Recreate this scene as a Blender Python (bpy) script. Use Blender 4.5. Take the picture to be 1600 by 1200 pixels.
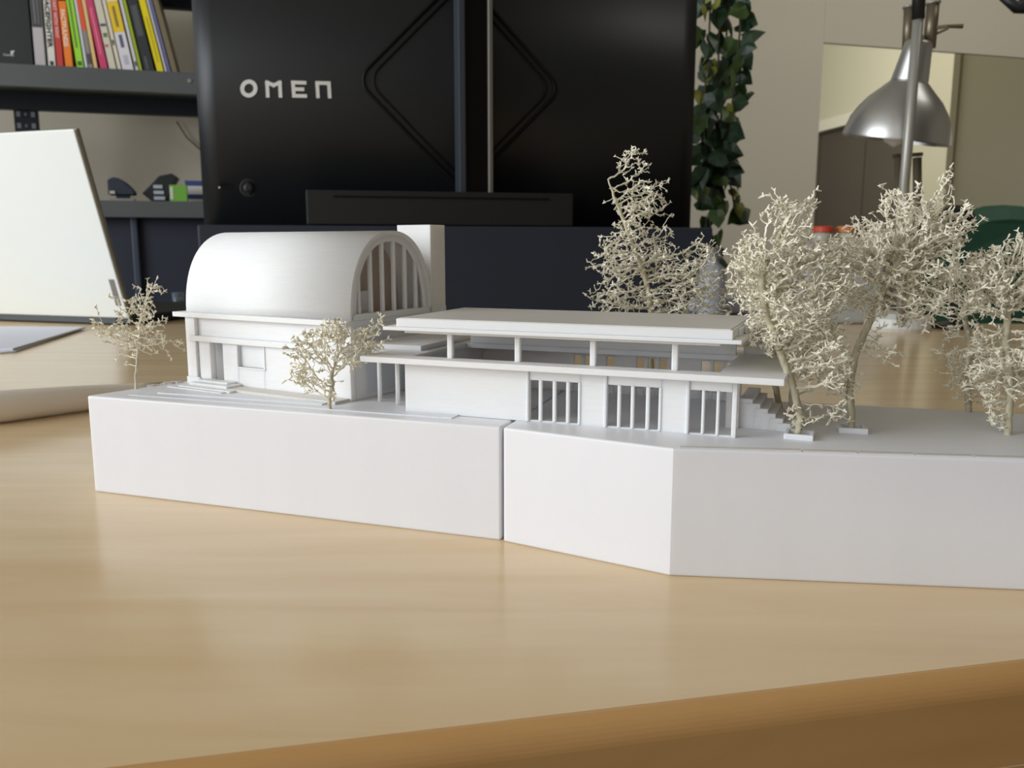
import bpy, bmesh, math, random
from mathutils import Vector, Matrix, kdtree
random.seed(7)
for o in list(bpy.data.objects): bpy.data.objects.remove(o)
SC = bpy.context.scene
COL = SC.collection

# ------------------------------------------------------------------ camera
F_PX = 1330.0; CAM_H = 0.095; PITCH = math.atan(215 / F_PX)
cam_d = bpy.data.cameras.new('camera'); cam = bpy.data.objects.new('camera', cam_d); COL.objects.link(cam)
cam_d.sensor_width = 36; cam_d.lens = F_PX / 1600 * 36
cam_d.clip_start = 0.005; cam_d.clip_end = 50
cam.location = (0, 0, CAM_H); cam.rotation_euler = (math.pi / 2 - PITCH, 0, 0)
cam_d.dof.use_dof = True; cam_d.dof.focus_distance = 0.275; cam_d.dof.aperture_fstop = 33
SC.camera = cam

# ------------------------------------------------------------------ light
w = bpy.data.worlds.new('world'); SC.world = w; w.use_nodes = True
w.node_tree.nodes['Background'].inputs[0].default_value = (1.0, 0.95, 0.89, 1)
w.node_tree.nodes['Background'].inputs[1].default_value = 0.66
def area(name, loc, target, sx, sy, power, col):
    l = bpy.data.lights.new(name, 'AREA'); l.shape = 'RECTANGLE'; l.size = sx; l.size_y = sy
    l.energy = power; l.color = col
    o = bpy.data.objects.new(name, l); COL.objects.link(o); o.location = loc
    o.rotation_euler = (Vector(target) - Vector(loc)).to_track_quat('-Z', 'Y').to_euler()
    return o
area('window_light', (-2.1, -0.35, 0.75), (0.0, 0.35, 0.1), 1.9, 1.3, 48, (0.87, 0.94, 1.0))
rl = area('right_wall_fill', (1.5, 0.95, 1.7), (1.15, 2.4, 0.35), 0.9, 0.5, 9, (1.0, 0.97, 0.90)); rl.data.spread = math.radians(105)  # unseen fill added to brighten the right-hand back wall
area('far_room_fill', (0.55, 2.95, 0.95), (2.0, 3.6, 0.6), 0.6, 0.6, 13, (1.0, 0.97, 0.88))  # unseen fill behind the wall, added to lift the far cabinets
SC.view_settings.view_transform = 'Standard'; SC.view_settings.look = 'None'
SC.view_settings.gamma = 1.0; SC.view_settings.use_curve_mapping = False
SC.view_settings.exposure = 0.12

# ------------------------------------------------------------------ projection helpers
FW = Vector((0, math.cos(PITCH), -math.sin(PITCH))); UP = Vector((0, math.sin(PITCH), math.cos(PITCH)))
EYE = Vector((0, 0, CAM_H))
def ray(u, v): return Vector(((u - 800) / F_PX, 0, 0)) - UP * ((v - 600) / F_PX) + FW
def G(u, v, z=0.0):
    d = ray(u, v); return EYE + d * ((z - CAM_H) / d.z)
def AT(u, v, Y):
    d = ray(u, v); return EYE + d * (Y / d.y)

# ------------------------------------------------------------------ materials
def lin(c):
    return tuple(((x / 255) / 12.92 if x / 255 <= 0.04045 else ((x / 255 + 0.055) / 1.055) ** 2.4) for x in c)
MATS = {}
def mat(name, rgb, rough=0.5, metal=0.0, spec=0.5, var=0.0, scale=40.0, stretch=(1, 1, 1), bump=0.0, coat=0.0, trans=0.0, ior=1.45, sss=0.0):
    if name in MATS: return MATS[name]
    m = bpy.data.materials.new(name); m.use_nodes = True; nt = m.node_tree; b = nt.nodes['Principled BSDF']
    c = lin(rgb)
    b.inputs['Base Color'].default_value = (*c, 1); b.inputs['Roughness'].default_value = rough
    b.inputs['Metallic'].default_value = metal; b.inputs['Specular IOR Level'].default_value = spec
    b.inputs['Coat Weight'].default_value = coat; b.inputs['Transmission Weight'].default_value = trans
    b.inputs['IOR'].default_value = ior
    if sss:
        b.inputs['Subsurface Weight'].default_value = sss; b.inputs['Subsurface Radius'].default_value = (1.0, 0.72, 0.52); b.inputs['Subsurface Scale'].default_value = 0.0035
    if var or bump:
        tc = nt.nodes.new('ShaderNodeTexCoord'); mp = nt.nodes.new('ShaderNodeMapping'); mp.inputs['Scale'].default_value = stretch
        nz = nt.nodes.new('ShaderNodeTexNoise'); nz.inputs['Scale'].default_value = scale; nz.inputs['Detail'].default_value = 4
        nt.links.new(tc.outputs['Object'], mp.inputs[0]); nt.links.new(mp.outputs[0], nz.inputs['Vector'])
        if var:
            r = nt.nodes.new('ShaderNodeValToRGB')
            r.color_ramp.elements[0].position = 0.3; r.color_ramp.elements[1].position = 0.7
            r.color_ramp.elements[0].color = (*[x * (1 - var) for x in c], 1); r.color_ramp.elements[1].color = (*[min(1, x * (1 + var)) for x in c], 1)
            nt.links.new(nz.outputs['Fac'], r.inputs[0]); nt.links.new(r.outputs[0], b.inputs['Base Color'])
        if bump:
            bp = nt.nodes.new('ShaderNodeBump'); bp.inputs['Strength'].default_value = bump; bp.inputs['Distance'].default_value = 0.0004
            nt.links.new(nz.outputs['Fac'], bp.inputs['Height']); nt.links.new(bp.outputs[0], b.inputs['Normal'])
    MATS[name] = m; return m

WHITE = mat('printed_white_plastic', (233, 233, 237), 0.42, var=0.01, scale=60, stretch=(1.2, 1.2, 0.1), bump=0.03, sss=0.3)
WHITE_B = mat('printed_white_building', (238, 236, 235), 0.6, var=0.02, scale=700, stretch=(0.15, 0.15, 3), bump=0.08, sss=0.5)
WHITE_T = mat('printed_white_top', (214, 209, 202), 0.5, var=0.05, scale=500, stretch=(0.4, 2.5, 1), bump=0.25)
TWIG = mat('dried_twig', (234, 228, 208), 0.6, var=0.14, scale=500)
TWIG_D = mat('dried_trunk', (198, 190, 164), 0.7, var=0.2, scale=700, stretch=(1, 1, 0.2))
BLACKP = mat('black_monitor_plastic', (24, 26, 29), 0.45, spec=0.5, var=0.06, scale=300)
BLACKG = mat('black_gloss', (10, 10, 11), 0.2)
RING = mat('black_recess', (9, 9, 10), 0.5, spec=0.2)
NAVY = mat('dark_navy_board', (38, 43, 57), 0.6, var=0.05, scale=8)
LETTER = mat('logo_grey', (205, 205, 200), 0.4)
RAIL = mat('brushed_rail', (150, 148, 142), 0.35, metal=0.8)
RAILD = mat('dark_rail', (52, 58, 66), 0.4)
SHELF = mat('charcoal_shelf_metal', (84, 88, 88), 0.5, spec=0.4, var=0.05, scale=6)
SHELFD = mat('dark_shelf_metal', (32, 38, 50), 0.55)
WALLM = mat('grey_beige_wall_paint', (184, 177, 161), 0.85, var=0.02, scale=3)
CREAM = mat('cream_paint', (205, 202, 178), 0.7)
DARKR = mat('recess_shade_brown', (82, 76, 66), 0.8, var=0.08, scale=3)
SILVER = mat('silver_lamp_metal', (190, 190, 188), 0.33, metal=0.85)
POLE = mat('grey_lamp_pole', (160, 158, 150), 0.4, metal=0.4)
BRONZE = mat('brown_grey_lamp_tube', (120, 110, 92), 0.4, metal=0.6)
LID = mat('silver_white_laptop', (226, 230, 228), 0.4, metal=0.0, spec=0.4)
LIDE = mat('laptop_edge', (150, 146, 134), 0.4, metal=0.4)
PAPER = mat('white_paper', (225, 228, 238), 0.7)
ROLLM = mat('cream_paper_roll', (238, 228, 214), 0.6, var=0.02, scale=20)
LEAFA = mat('ivy_leaf_dark', (40, 62, 42), 0.4, var=0.3, scale=50)
LEAFB = mat('ivy_leaf_mid', (66, 88, 44), 0.45, var=0.25, scale=50)
LEAFC = mat('ivy_leaf_yellowed', (120, 122, 50), 0.5, var=0.2, scale=50)
STEMM = mat('ivy_stem', (70, 62, 44), 0.7)
FLOORM = mat('dark_floor', (70, 66, 62), 0.6, var=0.1, scale=4)
GREENC = mat('dark_green_chair_fabric', (28, 66, 48), 0.7, var=0.08, scale=60)

def wood(name, c1, c2, rough, ang=12.0, coat=0.0):
    m = bpy.data.materials.new(name); m.use_nodes = True; nt = m.node_tree; b = nt.nodes['Principled BSDF']
    tc = nt.nodes.new('ShaderNodeTexCoord'); mp = nt.nodes.new('ShaderNodeMapping')
    mp.inputs['Rotation'].default_value = (0, 0, -math.radians(ang)); mp.inputs['Scale'].default_value = (1.6, 14, 14)
    n1 = nt.nodes.new('ShaderNodeTexNoise'); n1.inputs['Scale'].default_value = 4.5; n1.inputs['Detail'].default_value = 6; n1.inputs['Distortion'].default_value = 0.6
    r = nt.nodes.new('ShaderNodeValToRGB'); r.color_ramp.elements[0].position = 0.32; r.color_ramp.elements[1].position = 0.7
    r.color_ramp.elements[0].color = (*lin(c1), 1); r.color_ramp.elements[1].color = (*lin(c2), 1)
    nt.links.new(tc.outputs['Object'], mp.inputs[0]); nt.links.new(mp.outputs[0], n1.inputs['Vector'])
    nt.links.new(n1.outputs['Fac'], r.inputs[0]); nt.links.new(r.outputs[0], b.inputs['Base Color'])
    b.inputs['Roughness'].default_value = rough; b.inputs['Coat Weight'].default_value = coat; b.inputs['Coat Roughness'].default_value = 0.12
    return m
WOOD = wood('pale_beech_laminate', (222, 192, 148), (232, 206, 166), 0.2)
WOODE = wood('orange_beech_edging', (200, 152, 94), (210, 164, 106), 0.4)

# ------------------------------------------------------------------ object helpers
ORG = {}
def tag(o, label=None, cat=None, group=None, kind=None):
    if label: o['label'] = label
    if cat: o['category'] = cat
    if group: o['group'] = group
    if kind: o['kind'] = kind
def thing(name, label, cat, loc, group=None):
    o = bpy.data.objects.new(name, None); o.empty_display_size = 0.01; COL.objects.link(o)
    o.location = loc; ORG[o.name] = Vector(loc); tag(o, label, cat, group); return o
def obj(name, V, Fc, m, parent=None, loc=None, smooth=False, bevel=0.0, seg=2):
    base = ORG[parent.name] if parent else (Vector(loc) if loc is not None else Vector((0, 0, 0)))
    me = bpy.data.meshes.new(name); me.from_pydata([tuple(Vector(v) - base) for v in V], [], Fc)
    me.materials.append(m)
    bm = bmesh.new(); bm.from_mesh(me); bmesh.ops.recalc_face_normals(bm, faces=bm.faces); bm.to_mesh(me); bm.free()
    if smooth: me.polygons.foreach_set('use_smooth', [True] * len(me.polygons))
    o = bpy.data.objects.new(name, me); COL.objects.link(o); ORG[o.name] = base
    if parent: o.parent = parent
    elif loc is not None: o.location = loc
    if bevel:
        md = o.modifiers.new('bevel', 'BEVEL'); md.width = bevel; md.segments = seg; md.limit_method = 'ANGLE'
        if smooth is False:
            me.polygons.foreach_set('use_smooth', [False] * len(me.polygons))
    return o
class MB:
    def __init__(s): s.V = []; s.F = []
    def add(s, V, F):
        k = len(s.V); s.V += [Vector(v) for v in V]; s.F += [tuple(i + k for i in f) for f in F]; return s
    def build(s, name, m, parent=None, **k): return obj(name, s.V, s.F, m, parent, **k)
BOXF = [(0, 3, 2, 1), (4, 5, 6, 7), (0, 1, 5, 4), (1, 2, 6, 5), (2, 3, 7, 6), (3, 0, 4, 7)]
class Frame:
    """a ground frame: O origin, e along, n back; lengths in metres * k"""
    def __init__(s, O, e, k=0.001):
        s.O = Vector((O[0], O[1], 0)); e = Vector((e[0], e[1], 0)).normalized(); s.e = e; s.n = Vector((-e.y, e.x, 0)); s.k = k
    def p(s, a, b, z): return s.O + s.e * (a * s.k) + s.n * (b * s.k) + Vector((0, 0, z * s.k))
    def box(s, a0, a1, b0, b1, z0, z1):
        return [s.p(*q) for q in ((a0, b0, z0), (a1, b0, z0), (a1, b1, z0), (a0, b1, z0), (a0, b0, z1), (a1, b0, z1), (a1, b1, z1), (a0, b1, z1))], BOXF
def prism(poly, z0, z1):
    n = len(poly); V = [(x, y, z0) for x, y in poly] + [(x, y, z1) for x, y in poly]
    return V, [tuple(range(n))[::-1], tuple(range(n, 2 * n))] + [(i, (i + 1) % n, n + (i + 1) % n, n + i) for i in range(n)]
def tube(path, radii, sides=8, cap=True):
    V = []; F = []; path = [Vector(p) for p in path]; n = len(path); ref = None
    for i, p in enumerate(path):
        d = (path[min(i + 1, n - 1)] - path[max(i - 1, 0)]).normalized()
        a = d.orthogonal().normalized() if ref is None else (ref - d * ref.dot(d)).normalized()
        ref = a; b = d.cross(a); r = radii[i] if isinstance(radii, (list, tuple)) else radii
        for k in range(sides):
            t = 2 * math.pi * k / sides; V.append(p + a * (r * math.cos(t)) + b * (r * math.sin(t)))
    for i in range(n - 1):
        for k in range(sides):
            F.append((i * sides + k, i * sides + (k + 1) % sides, (i + 1) * sides + (k + 1) % sides, (i + 1) * sides + k))
    if cap: F.append(tuple(range(sides))[::-1]); F.append(tuple((n - 1) * sides + k for k in range(sides)))
    return V, F
def lathe(base, axis, prof, sides=32, cap=False):
    base = Vector(base); ax = Vector(axis).normalized(); a = ax.orthogonal().normalized(); b = ax.cross(a); V = []; F = []
    for r, h in prof:
        for k in range(sides):
            t = 2 * math.pi * k / sides; V.append(base + ax * h + a * (r * math.cos(t)) + b * (r * math.sin(t)))
    n = len(prof)
    for i in range(n - 1):
        for k in range(sides): F.append((i * sides + k, i * sides + (k + 1) % sides, (i + 1) * sides + (k + 1) % sides, (i + 1) * sides + k))
    if cap: F.append(tuple(range(sides))[::-1]); F.append(tuple((n - 1) * sides + k for k in range(sides)))
    return V, F
def text_mesh(s, size, M, name, m, parent, depth=0.0004, bold=0.0):
    """flat lettering as a mesh, M maps text space to world"""
    c = bpy.data.curves.new(name, 'FONT'); c.body = s; c.size = size; c.extrude = depth; c.offset = bold; c.align_x = 'LEFT'
    t = bpy.data.objects.new(name, c); COL.objects.link(t)
    me = bpy.data.meshes.new_from_object(t.evaluated_get(bpy.context.evaluated_depsgraph_get()))
    bpy.data.objects.remove(t)
    base = ORG[parent.name]
    me.transform(Matrix.Translation(-base) @ M); me.materials.clear(); me.materials.append(m); me.name = name
    o = bpy.data.objects.new(name, me); COL.objects.link(o); o.parent = parent; ORG[o.name] = base; return o

# ------------------------------------------------------------------ room
def struct(name, V, F, m):
    o = obj(name, V, F, m); o['kind'] = 'structure'; return o
RZ0, RZ1 = -0.73, 1.75
def wall(name, p, q, z0, z1, m=WALLM, th=0.08):
    f = Frame(p, (q[0] - p[0], q[1] - p[1]), 1.0); L = (Vector(q) - Vector(p)).length
    return struct(name, *f.box(0, L, 0, th, z0, z1), m)
struct('floor', *prism([(-3, -1.6), (3.2, -1.6), (3.2, 5.2), (-3, 5.2)], RZ0 - 0.05, RZ0), FLOORM)
struct('ceiling', *prism([(-3, -1.6), (3.2, -1.6), (3.2, 5.2), (-3, 5.2)], RZ1, RZ1 + 0.05), WALLM)
wall('wall_back', (-3.0, 2.52), (0.3, 2.2), RZ0, RZ1)
J0 = (0.3, 2.2); SL = (0.73, 0.21)
J1 = AT(1272, 260, 2.36); jx = J1.x
wr = Frame(J0, SL, 1.0)
sj = (Vector((J1.x, J1.y, 0)) - wr.O).dot(wr.e)
head = AT(1283, 68, 2.36).z
mbw = MB().add(*wr.box(0, sj, 0, 0.1, RZ0, RZ1)).add(*wr.box(sj + .0005, 3.0, 0, 0.012, head, RZ1))
w_ = mbw.build('wall_right', WALLM); w_['kind'] = 'structure'
wall('wall_front_blocker', (0.35, -1.5), (3.2, -1.5), RZ0, RZ1, mat('brown_grey_blocker', (120, 110, 98), 0.8))  # unseen part-width wall, added dark to block light from behind right
wall('wall_side', (3.0, 2.9), (3.0, -1.6), RZ0, RZ1)
# adjoining room seen through the opening
wall('wall_far', (0.6, 5.0), (3.2, 5.0), RZ0, RZ1, CREAM)
cf = Frame(AT(1262, 212, 4.4).to_2d(), (AT(1480, 150, 3.35).to_2d() - AT(1262, 212, 4.4).to_2d()), 1.0)
Lc = (AT(1480, 150, 3.35).to_2d() - AT(1262, 212, 4.4).to_2d()).length - 0.17
zb = AT(1275, 212, 4.4).z
oc = thing('overhead_cabinet', 'cream overhead cabinet inside the wall opening behind the silver desk lamp', 'cabinet', cf.p(0, 0, zb))
MB().add(*cf.box(-0.3, Lc, 0, 0.06, zb + 0.05, 1.7)).build('body', CREAM, oc)
MB().add(*cf.box(-0.3, Lc, -0.02, 0.06, zb, zb + 0.05)).build('cornice', mat('pale_cornice', (226, 224, 206), 0.6), oc)
dk = thing('dark_recess_panels', 'dark brown panels coloured as the unlit recess under the cream overhead cabinet in the wall opening', 'panel', cf.p(0, 0.1, RZ0))  # darkness of the recess below the cabinet put into the panel colour
for i in range(3):
    a0 = -0.3 + (Lc + 0.3) * i / 3; a1 = -0.3 + (Lc + 0.3) * (i + 1) / 3
    MB().add(*cf.box(a0 + 0.004, a1 - 0.004, 0.02, 0.06, RZ0, zb - 0.004)).build('recess_panel', DARKR, dk)
r0 = AT(1482, 300, 3.3); r1 = AT(1760, 300, 3.5)
rf = Frame(r0.to_2d(), (r1 - r0).to_2d(), 1.0)
rf = Frame(rf.p(0, 0.0, 0).to_2d(), rf.e, 1.0)
tc = thing('tall_cupboard', 'tall pale cream cupboard door right of the silver desk lamp', 'cupboard', rf.p(0, 0, RZ0))
MB().add(*rf.box(0.0, 1.0, 0.02, 0.2, RZ0, 1.7)).build('body', CREAM, tc)
MB().add(*rf.box(0.02, 0.98, 0, 0.018, RZ0 + 0.05, 1.66)).build('door', CREAM, tc, bevel=0.003)
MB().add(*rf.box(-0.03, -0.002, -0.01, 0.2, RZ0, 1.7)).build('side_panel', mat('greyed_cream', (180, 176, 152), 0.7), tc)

# ------------------------------------------------------------------ desk
ed = Vector((0.9775, 0.211)); e0 = Vector((0.119, 0.1857))
def edge(t): return e0 + ed * t
front = [edge(-1.3), edge(1.35)]
poly = [tuple(front[0]), tuple(front[1]), (1.45, 1.05), (0.25, 1.06), (0.12, 1.42), (-1.3, 1.5)]
desk = thing('desk', 'pale beech desk with orange rounded front edge carrying the white model', 'desk', (0, 0.6, RZ0))
obj('desktop', *prism(poly, -0.0275, 0.0), WOOD, desk)
fd = Frame(e0, ed, 1.0)
prof = [(0.0045, -0.034), (0.0022, -0.0334), (0.001, -0.032)] + [(-0.0045 + 0.0045 * (1 - math.cos(t)), -0.0052 + 0.0052 * math.sin(t)) for t in [i * math.pi / 16 - 0.35 for i in range(1, 11)] if t < 1.6] + [(0.0035, -0.0004)]
V = [fd.p(-1.3, y, z) for y, z in prof] + [fd.p(1.35, y, z) for y, z in prof]; n = len(prof)
band = obj('edge_band', V, [(i, i + 1, n + i + 1, n + i) for i in range(n - 1)] + [(n - 1, 0, n, 2 * n - 1), tuple(range(n)), tuple(range(n, 2 * n))], WOODE, desk)
for (x, y) in ((-1.1, 0.15), (1.3, 0.55), (1.25, 0.95), (-1.1, 1.35)):
    MB().add(*Frame((x, y), (1, 0), 1.0).box(-0.03, 0.03, -0.03, 0.03, RZ0, -0.0275)).build('leg', SHELF, desk)

# ------------------------------------------------------------------ base blocks
A = G(148, 768); B = G(784, 845); C = G(1046, 900); D = G(1600, 923)
ZT = 0.038
sb = (0.0325, 0.372)
def quadprism(pts, zt, m, name, parent):
    n = len(pts); V = [(p[0], p[1], 0) for p in pts] + [(p[0], p[1], zt[i]) for i, p in enumerate(pts)]
    return obj(name, V, [tuple(range(n))[::-1], tuple(range(n, 2 * n))] + [(i, (i + 1) % n, n + (i + 1) % n, n + i) for i in range(n)], m, parent, bevel=0.0007, seg=3)
sd = (Vector(sb) - B.to_2d()).normalized(); sn = Vector((sd.y, -sd.x)) * 0.0004
bl = thing('base_block', 'left white printed block under the vaulted hall, with flat front face', 'model base', (A.x, A.y, 0))
quadprism([A.to_2d(), B.to_2d() - sn, Vector(sb) - sn, (-0.028, 0.3995), (-0.1035, 0.4155)], [ZT + .0002, ZT - .0001, ZT, ZT, ZT], WHITE, 'block', bl)
br = thing('base_block', 'right white printed block with angled front corner, under the trees and pavilion', 'model base', (C.x, C.y, 0))
dd = (D - C).to_2d().normalized()
E1 = C.to_2d() + dd * 0.22
quadprism([B.to_2d() + sn + Vector((0.0002, -0.0006)), C.to_2d(), D.to_2d(), E1, (0.262, 0.262), (0.177, 0.2888), (0.0879, 0.3163), (0.078, 0.362), Vector(sb) + sn],
          [ZT, ZT + .0002, .0374, .037, .037, ZT, ZT, ZT, ZT], WHITE, 'block', br)
# edging strips along the front top edge of the right block
ce = Frame(C.to_2d(), dd, 0.001)
xs = [1.5, 36, 51, 66.5, 82, 96, 112]
for i in range(len(xs) - 1):
    MB().add(*ce.box(xs[i] + 0.4, xs[i + 1] - 0.4, 1.0, 3.2, 37.2, 38.35 - 0.12 * i)).build('edging_strip', WHITE_T, br)
# planter curbs
def planter(u, v, s=4.2, rot=-0.38, h=1.6):
    c = G(u, v, ZT); f = Frame((c.x, c.y), (math.cos(rot), math.sin(rot)), 0.001)
    mb = MB().add(*f.box(-s, s, -s, -s + 1.1, 37.8, 38 + h)).add(*f.box(s - 1.1, s, -s + 1.1, s, 37.8, 38 + h))
    mb.add(*f.box(-s, -s + 1.1, -s + 1.1, s, 37.8, 38 + h)).add(*f.box(-s + 1.1, s - 1.1, s - 1.1, s, 37.8, 38 + h))
    return mb.build('planter_curb', WHITE, br, bevel=0.0002)
planter(1249, 683, rot=0.1 - 0.5); planter(1229, 666, rot=-0.35); planter(1331, 673, rot=-0.25)

# ------------------------------------------------------------------ vaulted hall
HF = Frame((-0.1364, 0.3560), (0.86142, -0.50789))
hall = thing('vaulted_hall', 'white printed model building with tall barrel-vaulted roof and arched end window', 'model building', HF.p(44, 25, 38))
def hp(name, boxes, m=WHITE_B, bev=0.00018, parent=None):
    mb = MB()
    for b in boxes: mb.add(*HF.box(*b))
    return mb.build(name, m, parent or hall, bevel=bev)
LH = 88.8
hp('front_wall', [(20.7, 29.6, 0.4, 3.5, 38, 58), (44.2, LH, 0.4, 3.5, 38, 58), (29.6, 44.2, 0.4, 3.5, 38, 47), (29.6, 44.2, 0.4, 3.5, 55.6, 58), (29.6, 44.2, 1.8, 3.5, 47, 55.6),
                  (0, LH, 1.2, 3.5, 58, 66), (13, 20.7, 7, 8.5, 38, 58), (13, 14, 3, 8, 38, 58), (19.7, 20.7, 3.5, 8, 38, 58), (0, 13, 3.5, 5, 38, 58)])
hp('pier', [(0, 5.6, -0.6, 3.6, 38, 66)]); hp('pier', [(6.6, 13.2, 0.3, 3.6, 38, 58)])
hp('pier_base', [(-0.4, 7.2, -1.0, 0, 38, 41)])
hp('lintel', [(2.4, LH - 0.4, -1.6, 1.2, 56.2, 58.4)])
hp('window_frame', [(28.8, 29.6, 0, 1.2, 46.2, 56.4), (44.2, 45, 0, 1.2, 46.2, 56.4), (29.6, 44.2, 0, 1.2, 46.2, 47)], bev=0.0001)
hp('eave_slab', [(-6.2, LH + 0.4, -1.8, 56, 66, 68)])
hp('end_wall', [(0, 2, 3.5, 51.5, 38, 66)]); hp('rear_wall', [(0, 72, 49.5, 51.5, 38, 66)])
hp('gable_wall', [(LH - 3, LH, 3.5, 50.5, 38, 66)])
hp('wall_panel', [(LH, LH + 0.35, 9, 27, 40, 63)], bev=0.0001); hp('wall_panel', [(LH, LH + 0.35, 30, 46, 40, 63)], bev=0.0001)
hp('sill', [(LH - 2.5, LH + 0.6, 1.3, 61.7, 68, 70.2)])
hp('chimney', [(72, LH + 0.3, 51.3, 61.7, 38, 103.8)])
# barrel shell: super-elliptic section
def arch(a, b, c=26.0, z=68.0, N=40, ex=2.25):
    out = []
    for i in range(N + 1):
        t = math.pi * i / N; cx, sz = math.cos(t), math.sin(t)
        out.append((c - a * math.copysign(abs(cx) ** (2 / ex), cx), z + b * abs(sz) ** (2 / ex)))
    return out
def shell(s0, s1, a, b, th, name, m=WHITE_B, smooth=True):
    o = arch(a, b); i_ = arch(a - th, b - th); V = []; n = len(o)
    for s in (s0, s1):
        V += [HF.p(s, t, z) for t, z in o] + [HF.p(s, t, z) for t, z in i_]
    F = []
    for k in range(n - 1):
        F += [(k, k + 1, 2 * n + k + 1, 2 * n + k), (n + k, 3 * n + k, 3 * n + k + 1, n + k + 1), (k, n + k, n + k + 1, k + 1), (2 * n + k, 2 * n + k + 1, 3 * n + k + 1, 3 * n + k)]
    F += [(0, 2 * n, 3 * n, n), (n - 1, 2 * n - 1, 4 * n - 1, 3 * n - 1)]
    ob = obj(name, V, F, m, hall)
    if smooth:
        for p in ob.data.polygons: p.use_smooth = abs(p.normal.dot(HF.e)) < 0.5
    return ob
shell(-0.3, LH + 0.6, 25.4, 33, 1.6, 'barrel_roof')
shell(LH - 2.2, LH - 0.1, 23.9, 31.5, 2.6, 'arch_frame')
ar = arch(24.6, 31.9)
for s0, nm in ((0, 'arch_end_wall'), (72, 'inner_partition')):
    V = [HF.p(s0, t, z) for t, z in ar] + [HF.p(s0 + 1.2, t, z) for t, z in ar]; n = len(ar)
    obj(nm, V, [tuple(range(n)), tuple(range(n, 2 * n))[::-1]] + [(i, (i + 1) % n, n + (i + 1) % n, n + i) for i in range(n)], mat('white_plastic_shade_tint', (216, 198, 184), 0.6) if s0 else WHITE_B, hall)  # inner partition: brownish shade inside the vault put into its colour
hp('inner_box', [(76, 81, 6, 24, 68, 78)])
for i in range(7):
    t = 7.2 + 7.05 * i; dx = abs(t - 26) / 21.8
    if dx > 1.02: continue
    zt = 68 + 29.5 * max(0.0, 1 - min(1, dx) ** 2.25) ** (1 / 2.25) + 0.6
    hp('mullion', [(LH - 2, LH - 0.3, t - 0.65, t + 0.65, 70, max(zt, 78))], bev=0.0003)
# entrance terrace and steps
hp('terrace', [(9, 88, -7.5, 0.4, 37.9, 39.1)], WHITE_T, 0.0001)
hp('step', [(6, 36, -10.5, -7.5, 37.9, 38.9)], bev=0.0001); hp('step', [(2, 34, -12.8, -10.5, 37.9, 38.5)], bev=0.0001)
hp('step', [(9, 31, -7.5, 0, 39.1, 40.0)], bev=0.0001); hp('step', [(10, 28, -4.5, 0, 40.0, 40.8)], bev=0.0001)
# contour ledge strips on the left block
lf = Frame(A.to_2d(), (B - A).to_2d(), 0.001)
MB().add(*lf.box(14, 150, 6.5, 12, 37.8, 38.35)).build('contour_ledge', WHITE, bl)
MB().add(*lf.box(22, 96, 13, 17.5, 37.8, 38.6)).build('contour_ledge', WHITE, bl)
# rough crumbs along the back-left edge
mb = MB()
for i in range(9):
    q = A.to_2d().lerp(Vector((-0.1389, 0.3577)), 0.62 + 0.04 * i); f = Frame(q, (random.uniform(-1, 1), 1), 0.001)
    s = random.uniform(1.2, 2.4); mb.add(*f.box(0.6, 0.6 + s, -s, s, 37.8, 38.2 + random.uniform(0.2, 0.7)))
mb.build('rough_edge_print', WHITE_T, bl)

# ------------------------------------------------------------------ low pavilion
PF = Frame((-0.0372, 0.2923), (0.92769, -0.37336))
pav = thing('flat_roof_pavilion', 'low white printed model pavilion with layered flat roof and barred windows', 'model building', PF.p(56, 30, 38))
def pp(name, boxes, m=WHITE_B, bev=0.00018):
    mb = MB()
    for b in boxes: mb.add(*PF.box(*b))
    return mb.build(name, m, pav, bevel=bev)
S1 = 112.6
ops = [(46.3, 63.8), (72.5, 89.9), (98.4, 111.2)]
fw = [(0, 46.3, 0, 1.8, 38, 55.5), (63.8, 72.5, 0, 1.8, 38, 55.5), (89.9, 98.4, 0, 1.8, 38, 55.5), (111.2, S1, 0, 1.8, 38, 55.5)]
fw += [(a, b, 0, 1.8, 51.9, 55.5) for a, b in ops] + [(a, b, 0, 1.8, 38, 38.6) for a, b in ops]
pp('front_wall', fw)
for a in (45.2, 71.6, 97.5): pp('pilaster', [(a, a + 1.0, -0.5, 0, 38.2, 55.4)], bev=0.0003)
for a, b in ((49.5, 50.7), (54.3, 55.5), (58.9, 60.1), (62.9, 63.9), (75.9, 77.0), (80.2, 81.3), (85.0, 86.2), (89.0, 90.0), (102.2, 103.1), (106.6, 107.5)):
    pp('window_bar', [(a, b, -0.3, 1.0, 38.3, 52.1)], bev=0.0003)
pp('left_wall', [(0, 1.8, 1.8, 63, 38, 55.5)])
wins = [(41.5, 44.5), (46, 49), (54.8, 58), (66.8, 69.8), (71.3, 74.2), (75.6, 78.6), (91.5, 94.8), (96, 99), (100.2, 103.4)]
bw = []; last = 1.8
for a, b in wins:
    bw += [(last, a, 62, 63.8, 38, 55.5), (a, b, 62, 63.8, 52.6, 55.5), (a, b, 62, 63.8, 38, 41.0)]; last = b
bw.append((last, 106, 62, 63.8, 38, 55.5)); pp('back_wall', bw)
pp('clerestory_wall', [(4, 106, 46, 47.6, 57.5, 66)])
pp('inner_pier', [(107.5, 111.5, 14, 20, 38, 55.5)]); pp('inner_pier', [(104.2, 106, 40, 62, 38, 55.5)])
for s in (17.2, 41.8, 67.5, 93.5): pp('column', [(s - 1.0, s + 1.0, 0.2, 2.2, 57.4, 66)], bev=0.0004)
pp('lower_canopy', [(-14.5, 126.2, -5.5, 2.2, 55.5, 57.5), (-14.5, 2.2, 2.2, 46, 55.5, 57.5), (107, 126.2, 2.2, 46, 55.5, 57.5), (-14.5, 126.2, 46, 70, 55.5, 57.5)], WHITE_B)
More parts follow.
